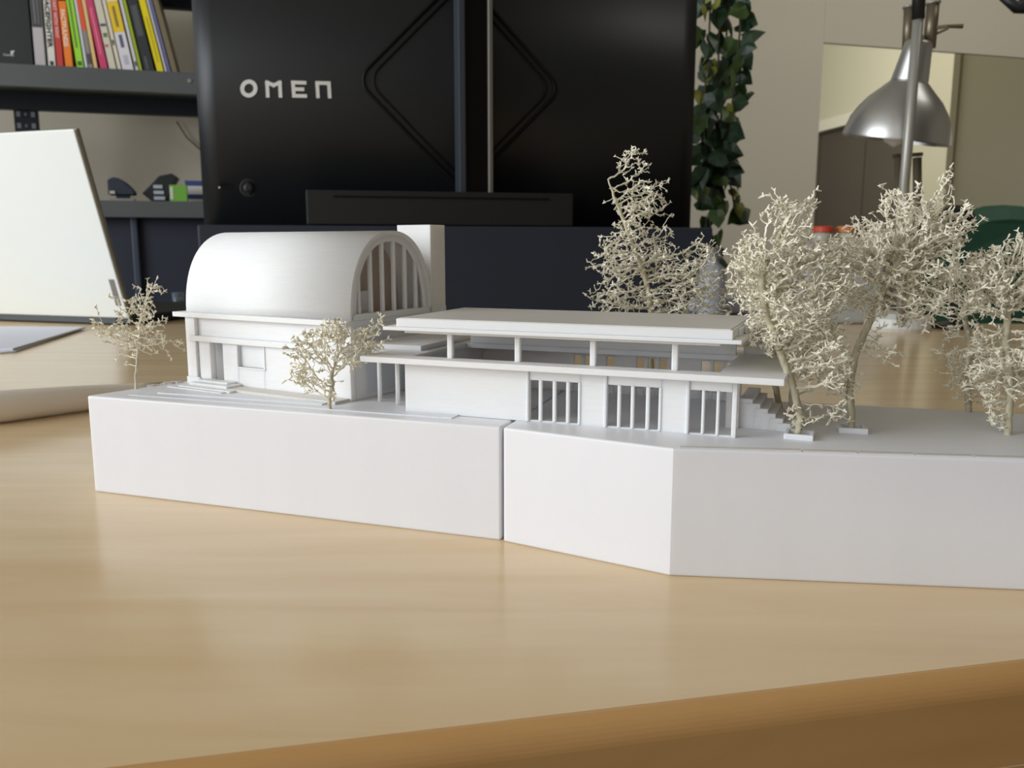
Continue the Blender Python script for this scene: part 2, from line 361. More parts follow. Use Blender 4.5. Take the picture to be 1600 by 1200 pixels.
pp('upper_canopy_slab', [(-26, -1.5, 15, 60, 57.5, 59.4)])
pp('link_slab', [(-26, -14.5, 16, 46, 55.5, 57.5)])
pp('roof_underlayer', [(2, 107.5, -3.4, 47, 66, 67)])
pp('roof_lip', [(-4.6, 114, -6.4, 48.5, 67, 68.2)])
rf_ = pp('roof_fascia', [(0.2, 111.3, -5.6, 48, 68.2, 71)])
pp('roof_top', [(0.9, 110.6, -4.9, 47.3, 70.9, 71.25)], WHITE_T, 0.0001)
pp('side_fascia_rib', [(111.3, 112.2, 6, 46, 68.2, 70.6)]); pp('side_fascia_rib', [(112.2, 113.0, 14, 44, 68.2, 70.2)])
pp('rear_roof_block', [(108, 121, 50, 66, 57.5, 68.5)])
for (u, v) in ((594, 627), (622, 632)):
    c = G(u, v, ZT); MB().add(*tube([(c.x, c.y, ZT - .0002), (c.x, c.y, 0.0555)], 0.00082, 12)).build('round_column', WHITE_B, pav, smooth=True)
# side stair descending beside the pavilion
st = []
for i in range(7):
    p0 = G(1153 + 12 * i, 668 + 1.2 * i, ZT)
    s_ = (p0 - PF.O).dot(PF.e) * 1000; t_ = (p0 - PF.O).dot(PF.n) * 1000
    pp('stair_step', [(s_, s_ + 4.2, t_, t_ + 24 - 1.4 * i, 38, 47.4 - 1.35 * i)], bev=0.00015)

# ------------------------------------------------------------------ dried twig trees
def crown_points(ells, Y, N, rng, clump=1.0):
    """attraction points gathered in random clumps, so crowns come out ragged and open"""
    vol = [e[2] * e[3] * (e[2] + e[3]) / 2 for e in ells]; tot = sum(vol); out = []
    for e, v in zip(ells, vol):
        k = int(N * v / tot) + 6; c = AT(e[0], e[1], Y); px = (c - EYE).dot(FW) / F_PX
        rd = (e[2] + e[3]) / 2 * 0.85
        nc = max(3, int(k / 42)); sg = 6.5 * clump * px
        for _ in range(nc):
            while True:
                x, y, z = (rng.uniform(-1, 1) for _ in range(3))
                if 0.08 <= x * x + y * y + z * z <= 1: break
            q = c + Vector((x * e[2] * px, y * rd * px, z * e[3] * px))
            st = Vector((rng.gauss(0, 1), rng.gauss(0, 1), rng.gauss(0.3, 1))).normalized() * sg * rng.uniform(0, 1.6)
            for _ in range(k // nc):
                out.append(q + st * rng.uniform(-1, 1) + Vector((rng.gauss(0, sg), rng.gauss(0, sg), rng.gauss(0, sg))) * rng.choice((0.5, 0.8, 1.1)))
    return out
def grow(base, trunk_px, ells, N, seed, step=0.0008, r0=0.00017, pw=2.9, jit=0.22, kill=1.4):
    rng = random.Random(seed); Y = base.y
    pts = crown_points(ells, Y, N, rng)
    nodes = [base - Vector((0, 0, 0.0008))]; par = [-1]
    for (u, v) in trunk_px:
        t = AT(u, v, Y); a = nodes[-1]; L = (t - a).length; k = max(1, int(L / (step * 1.2)))
        for i in range(1, k + 1):
            nodes.append(a.lerp(t, i / k) + Vector((rng.gauss(0, 1), rng.gauss(0, 1), 0)) * step * 0.10); par.append(len(nodes) - 2)
    ntr = len(nodes)
    alive = pts; kd_ = kill * step
    for it in range(140):
        if not alive: break
        kd = kdtree.KDTree(len(nodes))
        for i, p in enumerate(nodes): kd.insert(p, i)
        kd.balance(); pull = {}; nxt = []
        for a in alive:
            co, i, d = kd.find(a)
            if d < kd_: continue
            nxt.append(a)
            if i < ntr * 0.35 and i < ntr - 2: pass
            pull.setdefault(i, []).append((a - co).normalized())
        alive = nxt; grew = 0
        for i, ds in pull.items():
            d = Vector((0, 0, 0))
            for q in ds: d += q
            d = d / len(ds) + Vector((rng.gauss(0, 1), rng.gauss(0, 1), rng.gauss(0, 1))) * jit
            if d.length < 1e-5: continue
            nodes.append(nodes[i] + d.normalized() * step); par.append(i); grew += 1
        if not grew or len(nodes) > 16000: break
    n = len(nodes); acc = [0.0] * n; kids = [0] * n
    for i in range(1, n): kids[par[i]] += 1
    for i in range(n - 1, 0, -1):
        if kids[i] == 0: acc[i] = r0 ** pw
        acc[par[i]] += acc[i]
    rad = [max(r0, a ** (1 / pw)) for a in acc]
    return nodes, par, rad, kids, ntr, rng
def tree(label, base_px, trunk_px, ells, N, seed, Y=None, rmax=0.0011, bud=1.0, spurs=0.13, spl=1.0, r_sp=0.00017, group='dried twig trees on the model', **kw):
    base = G(base_px[0], base_px[1], ZT) if Y is None else Vector((Y[0], Y[1], ZT))
    t = thing('model_tree', label, 'model tree', base, group)
    nodes, par, rad, kids, ntr, rng = grow(base, trunk_px, ells, N, seed, **kw)
    tr, tw = MB(), MB()
    for i in range(1, len(nodes)):
        p = par[i]; ra = min(rmax, rad[p]); rb = min(rmax, rad[i])
        if p >= 1 and par[p] >= 0 and rad[p] > rad[i] * 1.8: ra = rb * 1.15
        big = rb > 0.00042
        V, F = tube([nodes[p], nodes[i] + (nodes[i] - nodes[p]) * 0.12], [ra, rb], 6 if big else 3, cap=False)
        (tr if (i < ntr or rb > 0.0005) else tw).add(V, F)
    spur = []
    for i in range(ntr + 2, len(nodes)):
        if rng.random() < spurs:
            d = ((nodes[i] - nodes[par[i]]).normalized() * 0.7 + Vector((rng.gauss(0, 1), rng.gauss(0, 1), rng.gauss(0, 1))) * 0.6).normalized()
            L = rng.uniform(0.0012, 0.0036) * spl; e_ = nodes[i] + d * L; r = r_sp
            tw.add(*tube([nodes[i], nodes[i].lerp(e_, 0.5) + d.orthogonal() * L * 0.06, e_], [r * 1.25, r, r * 0.9], 4, cap=False)); spur.append((e_, d))
            if rng.random() < 0.5: spur.append((nodes[i].lerp(e_, 0.55), (d + d.orthogonal()).normalized()))
    tr.build('trunk', TWIG_D, t, smooth=True)
    o = tw.build('twigs', TWIG, t, smooth=False); o['kind'] = 'stuff'
    bd = MB()
    tips = [(nodes[i], (nodes[i] - nodes[par[i]]).normalized(), 1.0) for i in range(1, len(nodes)) if kids[i] == 0 or (i > ntr and kids[i] > 1 and rng.random() < 0.5)]
    tips += [(a, b, 1.35) for a, b in spur]
    for c, d0, k_ in tips:
        for k in range(rng.randint(2, 4)):
            d = (d0 * 0.7 + Vector((rng.gauss(0, 1), rng.gauss(0, 1), rng.gauss(0, 1))) * 0.9).normalized()
            L = rng.uniform(0.0005, 0.0012) * bud * k_; r = rng.uniform(0.00020, 0.00034) * bud * k_
            a = d.orthogonal().normalized(); b = d.cross(a); b0 = c - d * r * 0.7
            V = [b0 + a * r, b0 - a * r * 0.5 + b * r * 0.86, b0 - a * r * 0.5 - b * r * 0.86] + [c + d * L + q * r * 0.42 for q in (a, -a * 0.5 + b * 0.86, -a * 0.5 - b * 0.86)]
            bd.add(V, [(0, 2, 1), (0, 1, 4, 3), (1, 2, 5, 4), (2, 0, 3, 5), (3, 4, 5)])
    o = bd.build('buds', TWIG, t); o['kind'] = 'stuff'
    return t
tree('small sparse twig tree at the far left end of the white base', (213, 608), [(212, 585), (216, 550), (218, 520)],
     [(216, 520, 54, 50), (238, 458, 30, 30), (170, 530, 32, 28), (255, 545, 22, 22), (180, 500, 40, 16)], 1000, 11, kill=1.5, step=0.0012, bud=1.15, r0=0.00012, spurs=0.16, r_sp=0.00013)
tree('small twig tree in front of the vaulted hall', (515, 640), [(514, 622), (520, 600)],
     [(525, 540, 55, 40), (468, 560, 28, 28), (578, 530, 30, 28), (500, 590, 46, 24)], 1900, 12, step=0.0010, kill=1.5, bud=1.1, r0=0.00012, spurs=0.16, r_sp=0.00013)
tree('tall conical twig tree rising behind the flat-roofed pavilion', None, [(1017, 490), (1010, 440), (985, 372), (965, 320), (950, 280)],
     [(995, 255, 38, 20), (1005, 290, 34, 30), (1003, 340, 46, 36), (1000, 395, 66, 42), (1078, 420, 52, 46), (975, 465, 60, 32), (1065, 465, 80, 30), (925, 414, 24, 3)], 8500, 13, Y=(0.0585, 0.352), step=0.0015, kill=1.35, r0=0.00016, spl=1.4, bud=1.1)
tree('dense twig tree in the front planter right of the pavilion', (1245, 682), [(1250, 655), (1238, 600), (1215, 540), (1195, 480), (1190, 440)],
     [(1240, 345, 42, 34), (1215, 405, 66, 44), (1228, 480, 66, 66), (1285, 560, 50, 56), (1280, 430, 58, 50), (1216, 306, 8, 14), (1258, 640, 18, 28), (1308, 655, 14, 30), (1152, 425, 18, 34)], 8200, 14, step=0.0011, kill=1.35, bud=1.2, spl=1.15)
tree('tallest wide twig tree with curved bare trunk in the middle planter', (1330, 673), [(1331, 650), (1328, 605), (1336, 555), (1352, 515), (1372, 470), (1400, 420)],
     [(1430, 330, 66, 42), (1385, 390, 84, 54), (1455, 395, 66, 70), (1485, 285, 22, 20), (1330, 430, 56, 54), (1410, 468, 84, 34), (1375, 545, 44, 18), (1320, 580, 26, 40)], 9000, 15, step=0.0011, kill=1.35, bud=1.1, spl=1.15)
tree('twig tree with thick pale trunk at the right edge of the photo', (1575, 677), [(1576, 640), (1578, 590), (1572, 540), (1575, 480)],
     [(1565, 435, 54, 50), (1530, 445, 44, 60), (1620, 430, 55, 60), (1560, 565, 54, 60), (1590, 376, 12, 18), (1620, 560, 40, 60), (1550, 635, 40, 22)], 7500, 16, step=0.0011, kill=1.35, bud=1.1)
tree('thin twig tree standing just behind the thick-trunked right one', (1513, 643), [(1512, 610), (1518, 550), (1505, 480)],
     [(1512, 575, 50, 50), (1500, 470, 50, 50), (1500, 365, 22, 36)], 2300, 17, step=0.0012, kill=1.35)
tree('bare brown-trunked twig tree furthest back beside the pavilion', (1222, 646), [(1216, 625), (1211, 600), (1222, 560)],
     [(1235, 520, 48, 45), (1290, 470, 48, 50), (1180, 520, 30, 40)], 2400, 18, step=0.0013, kill=1.4)
tree('twig tree in the rear planter, its trunk leaning left over the pavilion corner', (1234, 662), [(1237, 630), (1238, 590), (1225, 540), (1200, 470)],
     [(1190, 440, 46, 46), (1158, 415, 22, 32), (1205, 500, 38, 40)], 1900, 19, step=0.0012, kill=1.4)

# ------------------------------------------------------------------ monitor on its riser
MF = Frame((-0.3565, 1.0), (0.97, 0.243), 1.0)
WM = 0.615
mon = thing('monitor', 'large black computer monitor seen from behind, OMEN on its back', 'monitor', MF.p(WM / 2, 0, 0.12))
def dep(s):
    x = (s - WM / 2) / (WM / 2); return 0.03 * min(1.1, abs(x)) ** 2.5
NB = 30; sl = [-0.002 + (WM + 0.014) * i / NB for i in range(NB + 1)]
V = []
for i_, s_ in enumerate(sl):
    V += [MF.p(s_, dep(s_), 0.1187), MF.p(s_, dep(s_), 0.485), MF.p(s_, 0.036, 0.485), MF.p(s_, 0.036, 0.1187)]
F = [(4 * i + k, 4 * i + (k + 1) % 4, 4 * i + 4 + (k + 1) % 4, 4 * i + 4 + k) for i in range(NB) for k in range(4)] + [(0, 1, 2, 3), (4 * NB + 3, 4 * NB + 2, 4 * NB + 1, 4 * NB)]
bp_ = obj('back_panel', V, F, BLACKP, mon, smooth=True)
for p_ in bp_.data.polygons: p_.use_smooth = p_.normal.dot(MF.n) < -0.5
MB().add(*MF.box(0.004, WM - 0.004, 0.036, 0.046, 0.125, 0.48)).build('screen_bezel', BLACKG, mon)
def onm(u, v, off=0.0):  # point on the panel plane, offset towards the viewer
    d = ray(u, v); o = MF.O - MF.n * off; t = (o - EYE).dot(MF.n) / d.dot(MF.n); return EYE + d * t
def sz(u, v, off=0.0):
    p = onm(u, v, off) - MF.O; return p.dot(MF.e), p.z
# diamond recess ring
c_s, c_z = sz(722, 132); R = 0.118
def diamond(r, cr, off):
    pts = []
    for k in range(4):
        a = math.pi / 2 * k; corner = Vector((math.cos(a), math.sin(a))) * (r - cr * 0.41)
        for j in range(-3, 4):
            b = a + j * math.pi / 12; sx_ = c_s + corner.x * 1.0 + math.cos(b) * cr - math.cos(a) * cr * .6; pts.append(MF.p(sx_, dep(sx_) - off, c_z + corner.y + math.sin(b) * cr - math.sin(a) * cr * .6))
    return pts
for r in (0.118, 0.106):
    P = diamond(r, 0.02, 0.0008); P.append(P[0]); P.append(P[1])
    MB().add(*tube(P, 0.0022 if r > .11 else 0.0014, 6, cap=False)).build('diamond_ring', RING, mon, smooth=True)
# stand arm
a0, _ = sz(716, 150, .03); a1, _ = sz(771, 150, .03); _, zbm = sz(740, 303, .03)
MB().add(*MF.box(a0 + 0.004, a1 - 0.004, -0.03, 0.0, zbm, 0.47)).build('stand_arm', BLACKG, mon)
MB().add(*MF.box(a0, a0 + 0.008, -0.034, -0.004, zbm, 0.47)).build('arm_rail', RAILD, mon, bevel=0.001)
MB().add(*MF.box(a1 - 0.007, a1 - 0.0015, -0.034, -0.004, zbm, 0.47)).build('arm_rail', RAIL, mon, bevel=0.001)
b0, bz1 = sz(478, 296, .05); b1, bz0 = sz(895, 352, .05)
MB().add(*MF.box(b0, b1, -0.05, 0.0, 0.1195, bz1)).build('stand_foot', BLACKP, mon, bevel=0.001)
MB().add(*MF.box(b0 + .03, b1 - .03, -0.051, -0.0495, 0.15, 0.152)).build('foot_groove', RING, mon)
# joystick button and lock slot
js, jz = sz(387, 292)
MB().add(*lathe(MF.p(js, dep(js) + 0.001, jz), -MF.n, [(0.0105, 0), (0.0105, 0.0018), (0.0085, 0.0022), (0.0085, 0.001), (0.0055, 0.001), (0.0055, 0.004), (0.003, 0.005)], 24, True)).build('joystick_button', BLACKP, mon, smooth=False)
ls, lz = sz(350, 291)
MB().add(*MF.box(ls - 0.008, ls + 0.008, dep(ls) - 0.0018, dep(ls) + 0.003, lz - 0.002, lz + 0.002)).build('lock_slot', RING, mon)
MB().add(*MF.box(ls - 0.008, ls - 0.006, dep(ls) - 0.0024, dep(ls), lz - 0.001, lz + 0.001)).build('led_dot', LETTER, mon)
# logo letters: stroke tubes -> flat bars
def stroke(pts, wd, name):
    mb = MB()
    for (u0, v0), (u1, v1) in zip(pts, pts[1:]):
        s0, z0 = sz(u0, v0); s1, z1 = sz(u1, v1); d = Vector((s1 - s0, z1 - z0)).normalized(); q = Vector((-d.y, d.x)) * wd / 2; e = d * wd * 0.5
        c = [(s0 - e.x + q.x, z0 - e.y + q.y), (s0 - e.x - q.x, z0 - e.y - q.y), (s1 + e.x - q.x, z1 + e.y - q.y), (s1 + e.x + q.x, z1 + e.y + q.y)]
        V = [MF.p(x, dep(x) + 0.001, z) for x, z in c] + [MF.p(x, dep(x) - 0.0009, z) for x, z in c]; mb.add(V, BOXF)
    return mb.build(name, LETTER, mon)
def q(x, y): return (350 + x / 7.62, 90 + y / 7.62)
oc_ = q(286, 336); ro = 80 / 7.62
stroke([(oc_[0] + ro * math.cos(t), oc_[1] + ro * 1.03 * math.sin(t)) for t in [i * math.pi / 14 for i in range(29)]], 0.0042, 'logo_letter')
stroke([q(516, 430), q(508, 270), q(588, 305), q(662, 275), q(670, 435)], 0.0040, 'logo_letter')
mbE = [[q(960, 285), q(820, 277), q(832, 438), q(968, 443)], [q(828, 358), q(935, 362)]]
stroke(mbE[0], 0.0040, 'logo_letter'); stroke(mbE[1], 0.0040, 'logo_letter')
stroke([q(1120, 450), q(1110, 290), q(1250, 295), q(1260, 455)], 0.0040, 'logo_letter')
ris = thing('monitor_riser', 'dark navy box that the black monitor stands on', 'riser', MF.p(0.3, 0.03, 0))
RS0 = sz(316, 400)[0]
MB().add(*MF.box(RS0 + 0.002, WM + 0.002, -0.054, 0.16, 0.002, 0.1185)).build('body', NAVY, ris, bevel=0.002)
MB().add(*MF.box(RS0 + 0.012, WM - 0.01, -0.048, 0.155, 0.0, 0.002)).build('foot_strip', BLACKP, ris)

# ------------------------------------------------------------------ metal shelving on the left
XF = Frame((-1.005, 1.75), (0.345, 0.098), 1.0)
XTOP = 1.1
rack = thing('metal_shelving', 'charcoal bolted metal shelving unit behind the laptop and monitor', 'shelving', XF.p(0, 0.15, RZ0))
SX0, SX1 = -0.5, 0.42
def rp(name, boxes, m=SHELF, bev=0.001):
    mb = MB()
    for b in boxes: mb.add(*XF.box(*b))
    return mb.build(name, m, rack, bevel=bev)
def onx(u, v, off=0.0):
    d = ray(u, v); o = XF.O + XF.n * off; t = (o - EYE).dot(XF.n) / d.dot(XF.n); p = EYE + d * t - XF.O; return p.dot(XF.e), p.z
zA = onx(150, 106)[1]; zA0 = onx(150, 141)[1]; zB = onx(235, 314)[1]; zB0 = onx(235, 340)[1]
rp('shelf_board', [(SX0, SX1, 0.0, 0.30, zA - 0.012, zA)]); rp('front_beam', [(SX0, SX1, -0.004, 0.02, zA0, zA - 0.0005)])
rp('rear_beam', [(SX0, SX1, 0.27, 0.295, zA0 - 0.006, zA - 0.012)], SHELFD)
zU = AT(280, 17, 2.12).z
rp('rear_beam', [(SX0, SX1, 0.27, 0.295, zU, zU + 0.06)], SHELFD); rp('shelf_board', [(SX0, SX1, 0.0, 0.30, zU + 0.06, zU + 0.072)]); rp('front_beam', [(SX0, SX1, -0.004, 0.02, zU + 0.03, zU + 0.0715)])
rp('shelf_board', [(SX0, SX1, 0.0, 0.30, zB - 0.012, zB)]); rp('shelf_board', [(SX0, SX1, 0.0, 0.30, -0.312, -0.3005)]); rp('front_beam', [(SX0, SX1, -0.004, 0.02, zB0, zB - 0.0005)])
rp('post', [(SX1, SX1 + 0.035, -0.006, 0.03, RZ0, 1.1)]); rp('post', [(SX0 - 0.035, SX0, -0.006, 0.03, RZ0, 1.1)])
pa = onx(21, 190, 0.29)[0]; pb = onx(58, 190, 0.29)[0]
rear = rp('post', [(pa, pb, 0.296, 0.312, RZ0, 1.1)], SHELFD)
holes = MB()
for k in range(-2, 3):
    zc = onx(40, 178 + 18 * k, 0.29)[1]
    for fx in (0.2, 0.5, 0.82):
        s = pa + (pb - pa) * fx; r = 0.004 if fx != 0.5 else 0.002
        MB().add(*XF.box(s - r, s + r, 0.2952, 0.2962, zc - r * 1.4, zc + r * 1.4)).build('bolt_hole', mat('hole_light', (150, 156, 164), 0.5), rear)
bs, bz_ = onx(296, 127); MB().add(*lathe(XF.p(bs, -0.003, bz_), -XF.n, [(0.004, 0), (0.004, 0.003)], 12, True)).build('bolt', RAIL, rack)
crate = thing('storage_crate', 'large dark navy crate under the lower metal shelf', 'crate', XF.p(0, 0.15, RZ0))
MB().add(*XF.box(-0.3, SX1 - 0.005, 0.035, 0.26, -0.3, zB - 0.02)).build('body', NAVY, crate, bevel=0.004)
MB().add(*XF.box(onx(205, 400)[0], onx(216, 400)[0], 0.02, 0.035, -0.295, zB - 0.03)).build('corner_ridge', mat('ridge_navy', (58, 65, 78), 0.5), crate, bevel=0.003)

# books
bx_n = 0
def book(u0, u1, h, lean, rgb, label, depth=0.15, text=None, tcol=(30, 30, 30), tsize=0.6, xs=1.0, panel=None, off=0.02, start=None, name='book', extra=None):
    v = 100 + (u0 + u1) / 2 * 0.052
    s0 = onx(u0, v, off)[0]; s1 = onx(u1, v, off)[0]; wd = (s1 - s0) * math.cos(lean) * 0.88 - 0.0006
    pv = XF.p(s0, off, zA + 0.0003)
    b = thing(name, label, 'book', pv, 'books on the upper metal shelf')
    ax = (XF.e * math.cos(lean) + Vector((0, 0, 1)) * math.sin(lean)); az = (Vector((0, 0, 1)) * math.cos(lean) - XF.e * math.sin(lean))
    def P(a, d, c): return pv + ax * a + XF.n * d + az * c
    def bxx(a0, a1, d0, d1, c0, c1): return [P(*t) for t in ((a0, d0, c0), (a1, d0, c0), (a1, d1, c0), (a0, d1, c0), (a0, d0, c1), (a1, d0, c1), (a1, d1, c1), (a0, d1, c1))], BOXF
    m = mat('book_cover_%d_%d_%d' % rgb, rgb, 0.5)
    MB().add(*bxx(0, wd, 0, 0.002, 0, h)).add(*bxx(0, 0.001, 0.002, depth, 0, h)).add(*bxx(wd - 0.001, wd, 0.002, depth, 0, h)).build('cover', m, b)
    MB().add(*bxx(0.001, wd - 0.001, 0.002, depth - 0.004, 0.002, h - 0.003)).build('pages', mat('book_pages', (225, 220, 205), 0.8), b)
    for (c0, c1, rg) in (panel or []):
        MB().add(*bxx(0.0003, wd - 0.0003, -0.0003, 0.0, c0, c1)).build('spine_panel', mat('book_panel_%d_%d_%d' % rg, rg, 0.5), b)
    for (a0, a1, c0, c1, rg) in (extra or []):
        MB().add(*bxx(a0 * wd, a1 * wd, -0.0006, -0.0002, c0, c1)).build('spine_mark', mat('book_panel_%d_%d_%d' % rg, rg, 0.5), b)
    if text:
        sz_ = wd * tsize * 1.35; st_ = start if start else h - 0.01
        M = Matrix((( -az.x, ax.x, -XF.n.x, 0), (-az.y, ax.y, -XF.n.y, 0), (-az.z, ax.z, -XF.n.z, 0), (0, 0, 0, 1)))
        M = Matrix.Translation(P(wd * (1 - tsize) / 2 , -0.0009, st_)) @ M @ Matrix.Diagonal((xs, 1, 1, 1))
        text_mesh(text, sz_, M, 'title_lettering', mat('ink_%d_%d_%d' % tcol, tcol, 0.6), b, 0.0002, bold=0.00025)
    return b
book(55.5, 74, 0.22, 0, (188, 182, 184), 'grey book with dark top band beside the black box', panel=[(0.075, 0.22, (66, 66, 70))], extra=[(0.25, 0.42, 0.082, 0.15, (112, 112, 114)), (0.6, 0.75, 0.082, 0.15, (104, 104, 106))])
book(76, 89, 0.22, 0, (222, 220, 212), 'white book with black SPACEFIGHTER lettering on its spine', text='SPACEFIGHTER', tcol=(28, 30, 34), tsize=0.66, xs=1.35, start=0.142, extra=[(0.25, 0.75, 0.004, 0.012, (40, 40, 44))])
book(89.6, 101, 0.142, 0.01, (196, 62, 58), 'short red book with pale upper lettering', text='START WITH WHY', tcol=(240, 190, 180), tsize=0.62, start=0.136)
book(102.5, 116, 0.128, 0.03, (240, 130, 40), 'short orange book with white lettering', text='FACTFULNESS', tcol=(252, 236, 210), tsize=0.62, start=0.112)
book(120.5, 133, 0.20, 0.08, (160, 222, 60), 'bright lime green book leaning left', extra=[(0.3, 0.55, 0.04, 0.15, (96, 140, 50)), (0.2, 0.8, 0.006, 0.014, (70, 100, 40))])
book(133.6, 138.2, 0.20, 0.087, (214, 216, 222), 'very thin white book against the lime green one')
book(138.6, 147, 0.20, 0.095, (140, 136, 134), 'grey book with orange-red upper spine', panel=[(0.075, 0.2, (232, 88, 48))], extra=[(0.1, 0.9, 0.01, 0.03, (80, 76, 74))])
book(147.4, 154, 0.21, 0.105, (232, 194, 130), 'thin tan book left of the pink one')
book(157.5, 170.5, 0.148, 0.14, (208, 66, 110), 'pink book leaning left in the middle of the row', extra=[(0.4, 0.6, 0.03, 0.12, (232, 130, 160))])
book(171.5, 184, 0.20, 0.148, (216, 208, 190), 'cream book with small coloured blocks, right of the pink one', extra=[(0.1, 0.9, 0.085, 0.09, (70, 84, 110)), (0.2, 0.8, 0.064, 0.072, (110, 120, 80)), (0.1, 0.6, 0.045, 0.05, (190, 110, 110))])
book(184.6, 191, 0.20, 0.154, (226, 216, 196), 'thin plain cream book right of the spotted cream one', extra=[(0.2, 0.7, 0.05, 0.06, (60, 60, 60))])
book(192, 212, 0.20, 0.16, (224, 220, 226), 'thick white book with yellow spine panel', panel=[(0.075, 0.135, (238, 200, 30))], extra=[(0.35, 0.6, 0.085, 0.125, (140, 120, 60)), (0.35, 0.65, 0.045, 0.07, (90, 90, 120)), (0.3, 0.7, 0.012, 0.03, (190, 188, 196))])
book(212.6, 218, 0.21, 0.165, (216, 216, 214), 'pale grey book left of the green spine', extra=[(0.2, 0.8, 0.01, 0.02, (70, 70, 70))])
book(218.4, 224, 0.21, 0.168, (160, 178, 40), 'thin olive green book beside the black one')
book(226, 244.5, 0.21, 0.175, (46, 50, 54), 'thick black book with faint grey lettering', extra=[(0.2, 0.8, 0.07, 0.13, (84, 86, 84)), (0.3, 0.5, 0.004, 0.03, (90, 92, 96))])
book(246, 258, 0.148, 0.19, (234, 214, 20), 'bright yellow book leaning left near the row end', extra=[(0.35, 0.6, 0.02, 0.11, (200, 180, 40))])
book(258.8, 262, 0.17, 0.195, (222, 222, 230), 'thin white booklet right of the yellow book')
book(262.8, 268.5, 0.17, 0.2, (112, 108, 150), 'thin purple-grey booklet near the row end')
book(269.5, 279, 0.17, 0.204, (120, 110, 84), 'worn brown-grey booklet last in the row')
# black box with small logo left of the books
bk0 = onx(-60, 97, 0.02)[0]; bk1 = onx(52.5, 101, 0.02)[0]
kb = thing('black_box', 'black packaging box with a small white logo left of the books', 'box', XF.p((bk0 + bk1) / 2, 0.08, zA))
MB().add(*XF.box(bk0, bk1, 0.02, 0.2, zA + 0.0003, zA + 0.21)).build('carton', BLACKP, kb, bevel=0.001)
gs, gz = onx(5, 87, 0.019)
M = Matrix(((XF.e.x, 0, -XF.n.x, 0), (XF.e.y, 0, -XF.n.y, 0), (0, 1, 0, 0), (0, 0, 0, 1)))
text_mesh('Genius', 0.0068, Matrix.Translation(XF.p(gs, 0.0192, gz)) @ M, 'logo_text', LETTER, kb, 0.0002)
gs2, gz2 = onx(17, 86, 0.019); gs3, gz3 = onx(23, 79, 0.019)
MB().add([XF.p(gs2, .0192, gz2), XF.p(gs2 + .002, .0192, gz2), XF.p(gs3, .0192, gz3), XF.p(gs2, .0192, gz3 - .001)], [(0, 1, 2, 3)]).build('logo_swoosh', LETTER, kb)

# small things on the lower shelf
def shelf_pt(u, off=0.03): return onx(u, 308, off)[0]
s0, s1 = shelf_pt(169), shelf_pt(210)
hs = thing('stapler', 'dark rounded stapler with a bright glint, on the lower metal shelf', 'stapler', XF.p(s0, 0.03, zB))
V = []; N = 10
ring = []
for i in range(N + 1):
    t = i / N; top = 0.052 * (math.sin(math.pi * min(1, 0.18 + t * 0.78)) ** 0.6) * (1 - 0.45 * t); ring.append((s0 + (s1 - s0) * t, top))
V = [XF.p(a, 0.03, zB + 0.0135) for a, b in ring] + [XF.p(a, 0.03, zB + 0.014 + b * 0.8) for a, b in ring] + [XF.p(a, 0.07, zB + 0.0135) for a, b in ring] + [XF.p(a, 0.07, zB + 0.014 + b * 0.8) for a, b in ring]; n = N + 1
F = [(i, i + 1, n + i + 1, n + i) for i in range(N)] + [(2 * n + i, 3 * n + i, 3 * n + i + 1, 2 * n + i + 1) for i in range(N)] + [(n + i, n + i + 1, 3 * n + i + 1, 3 * n + i) for i in range(N)] + [(i, 2 * n + i, 2 * n + i + 1, i + 1) for i in range(N)] + [(0, n, 3 * n, 2 * n), (N, 2 * n + N, 3 * n + N, n + N)]
obj('top_arm', V, F, NAVY, hs, bevel=0.002)
MB().add(*XF.box(s0 + 0.002, s1 - 0.002, 0.034, 0.066, zB + 0.0003, zB + 0.006)).build('base_plate', RAIL, hs)
MB().add(*XF.box(s0 + 0.014, s1 - 0.012, 0.04, 0.06, zB + 0.006, zB + 0.0135)).build('hinge_block', SHELFD, hs)
MB().add(*XF.box(s0 + 0.004, s0 + 0.014, 0.027, 0.0299, zB + 0.015, zB + 0.021)).build('glint_chip', SILVER, hs)  # silver chip set on the arm as its white reflection
s0, s1 = shelf_pt(220), shelf_pt(275)
td = thing('tape_dispenser', 'black wedge-shaped tape dispenser on the lower metal shelf', 'tape dispenser', XF.p(s0, 0.04, zB))
pr = [(0.02, 0), (0, 0.018), (0.012, 0.030), (0.036, 0.055), (0.062, 0.061), (0.074, 0.053), (0.060, 0.03), (0.050, 0.0)]
V = [XF.p(s0 + a, 0.05, zB + .0003 + b) for a, b in pr] + [XF.p(s0 + a, 0.1, zB + .0003 + b) for a, b in pr]; n = len(pr)
obj('body', V, [tuple(range(n)), tuple(range(n, 2 * n))[::-1]] + [(i, (i + 1) % n, n + (i + 1) % n, n + i) for i in range(n)], BLACKP, td, bevel=0.002)
for k in range(3): MB().add(*XF.box(s0 + 0.024, s0 + 0.046 - .002 * k, 0.047, 0.0499, zB + 0.005 + k * 0.012, zB + 0.012 + k * 0.012)).build('pale_slot', mat('pale_slot', (170, 172, 185), 0.4), td)
s0, s1 = shelf_pt(265, 0.0), shelf_pt(292, 0.0)
gb = thing('green_box', 'small lime green box on the lower metal shelf', 'box', XF.p(s0, 0.01, zB))
MB().add(*XF.box(s0, s1, 0.004, 0.03, zB + .0003, zB + 0.034)).build('carton', mat('lime_green_card', (110, 168, 62), 0.5), gb)
MB().add(*XF.box(s0 + .001, s0 + 0.007, 0.0034, 0.004, zB + .004, zB + 0.03)).build('pale_label', LETTER, gb)
s0, s1 = shelf_pt(290, 0.05), shelf_pt(325, 0.05)
sbx = thing('striped_box', 'blue and white striped box beside the green box', 'box', XF.p(s0, 0.06, zB))
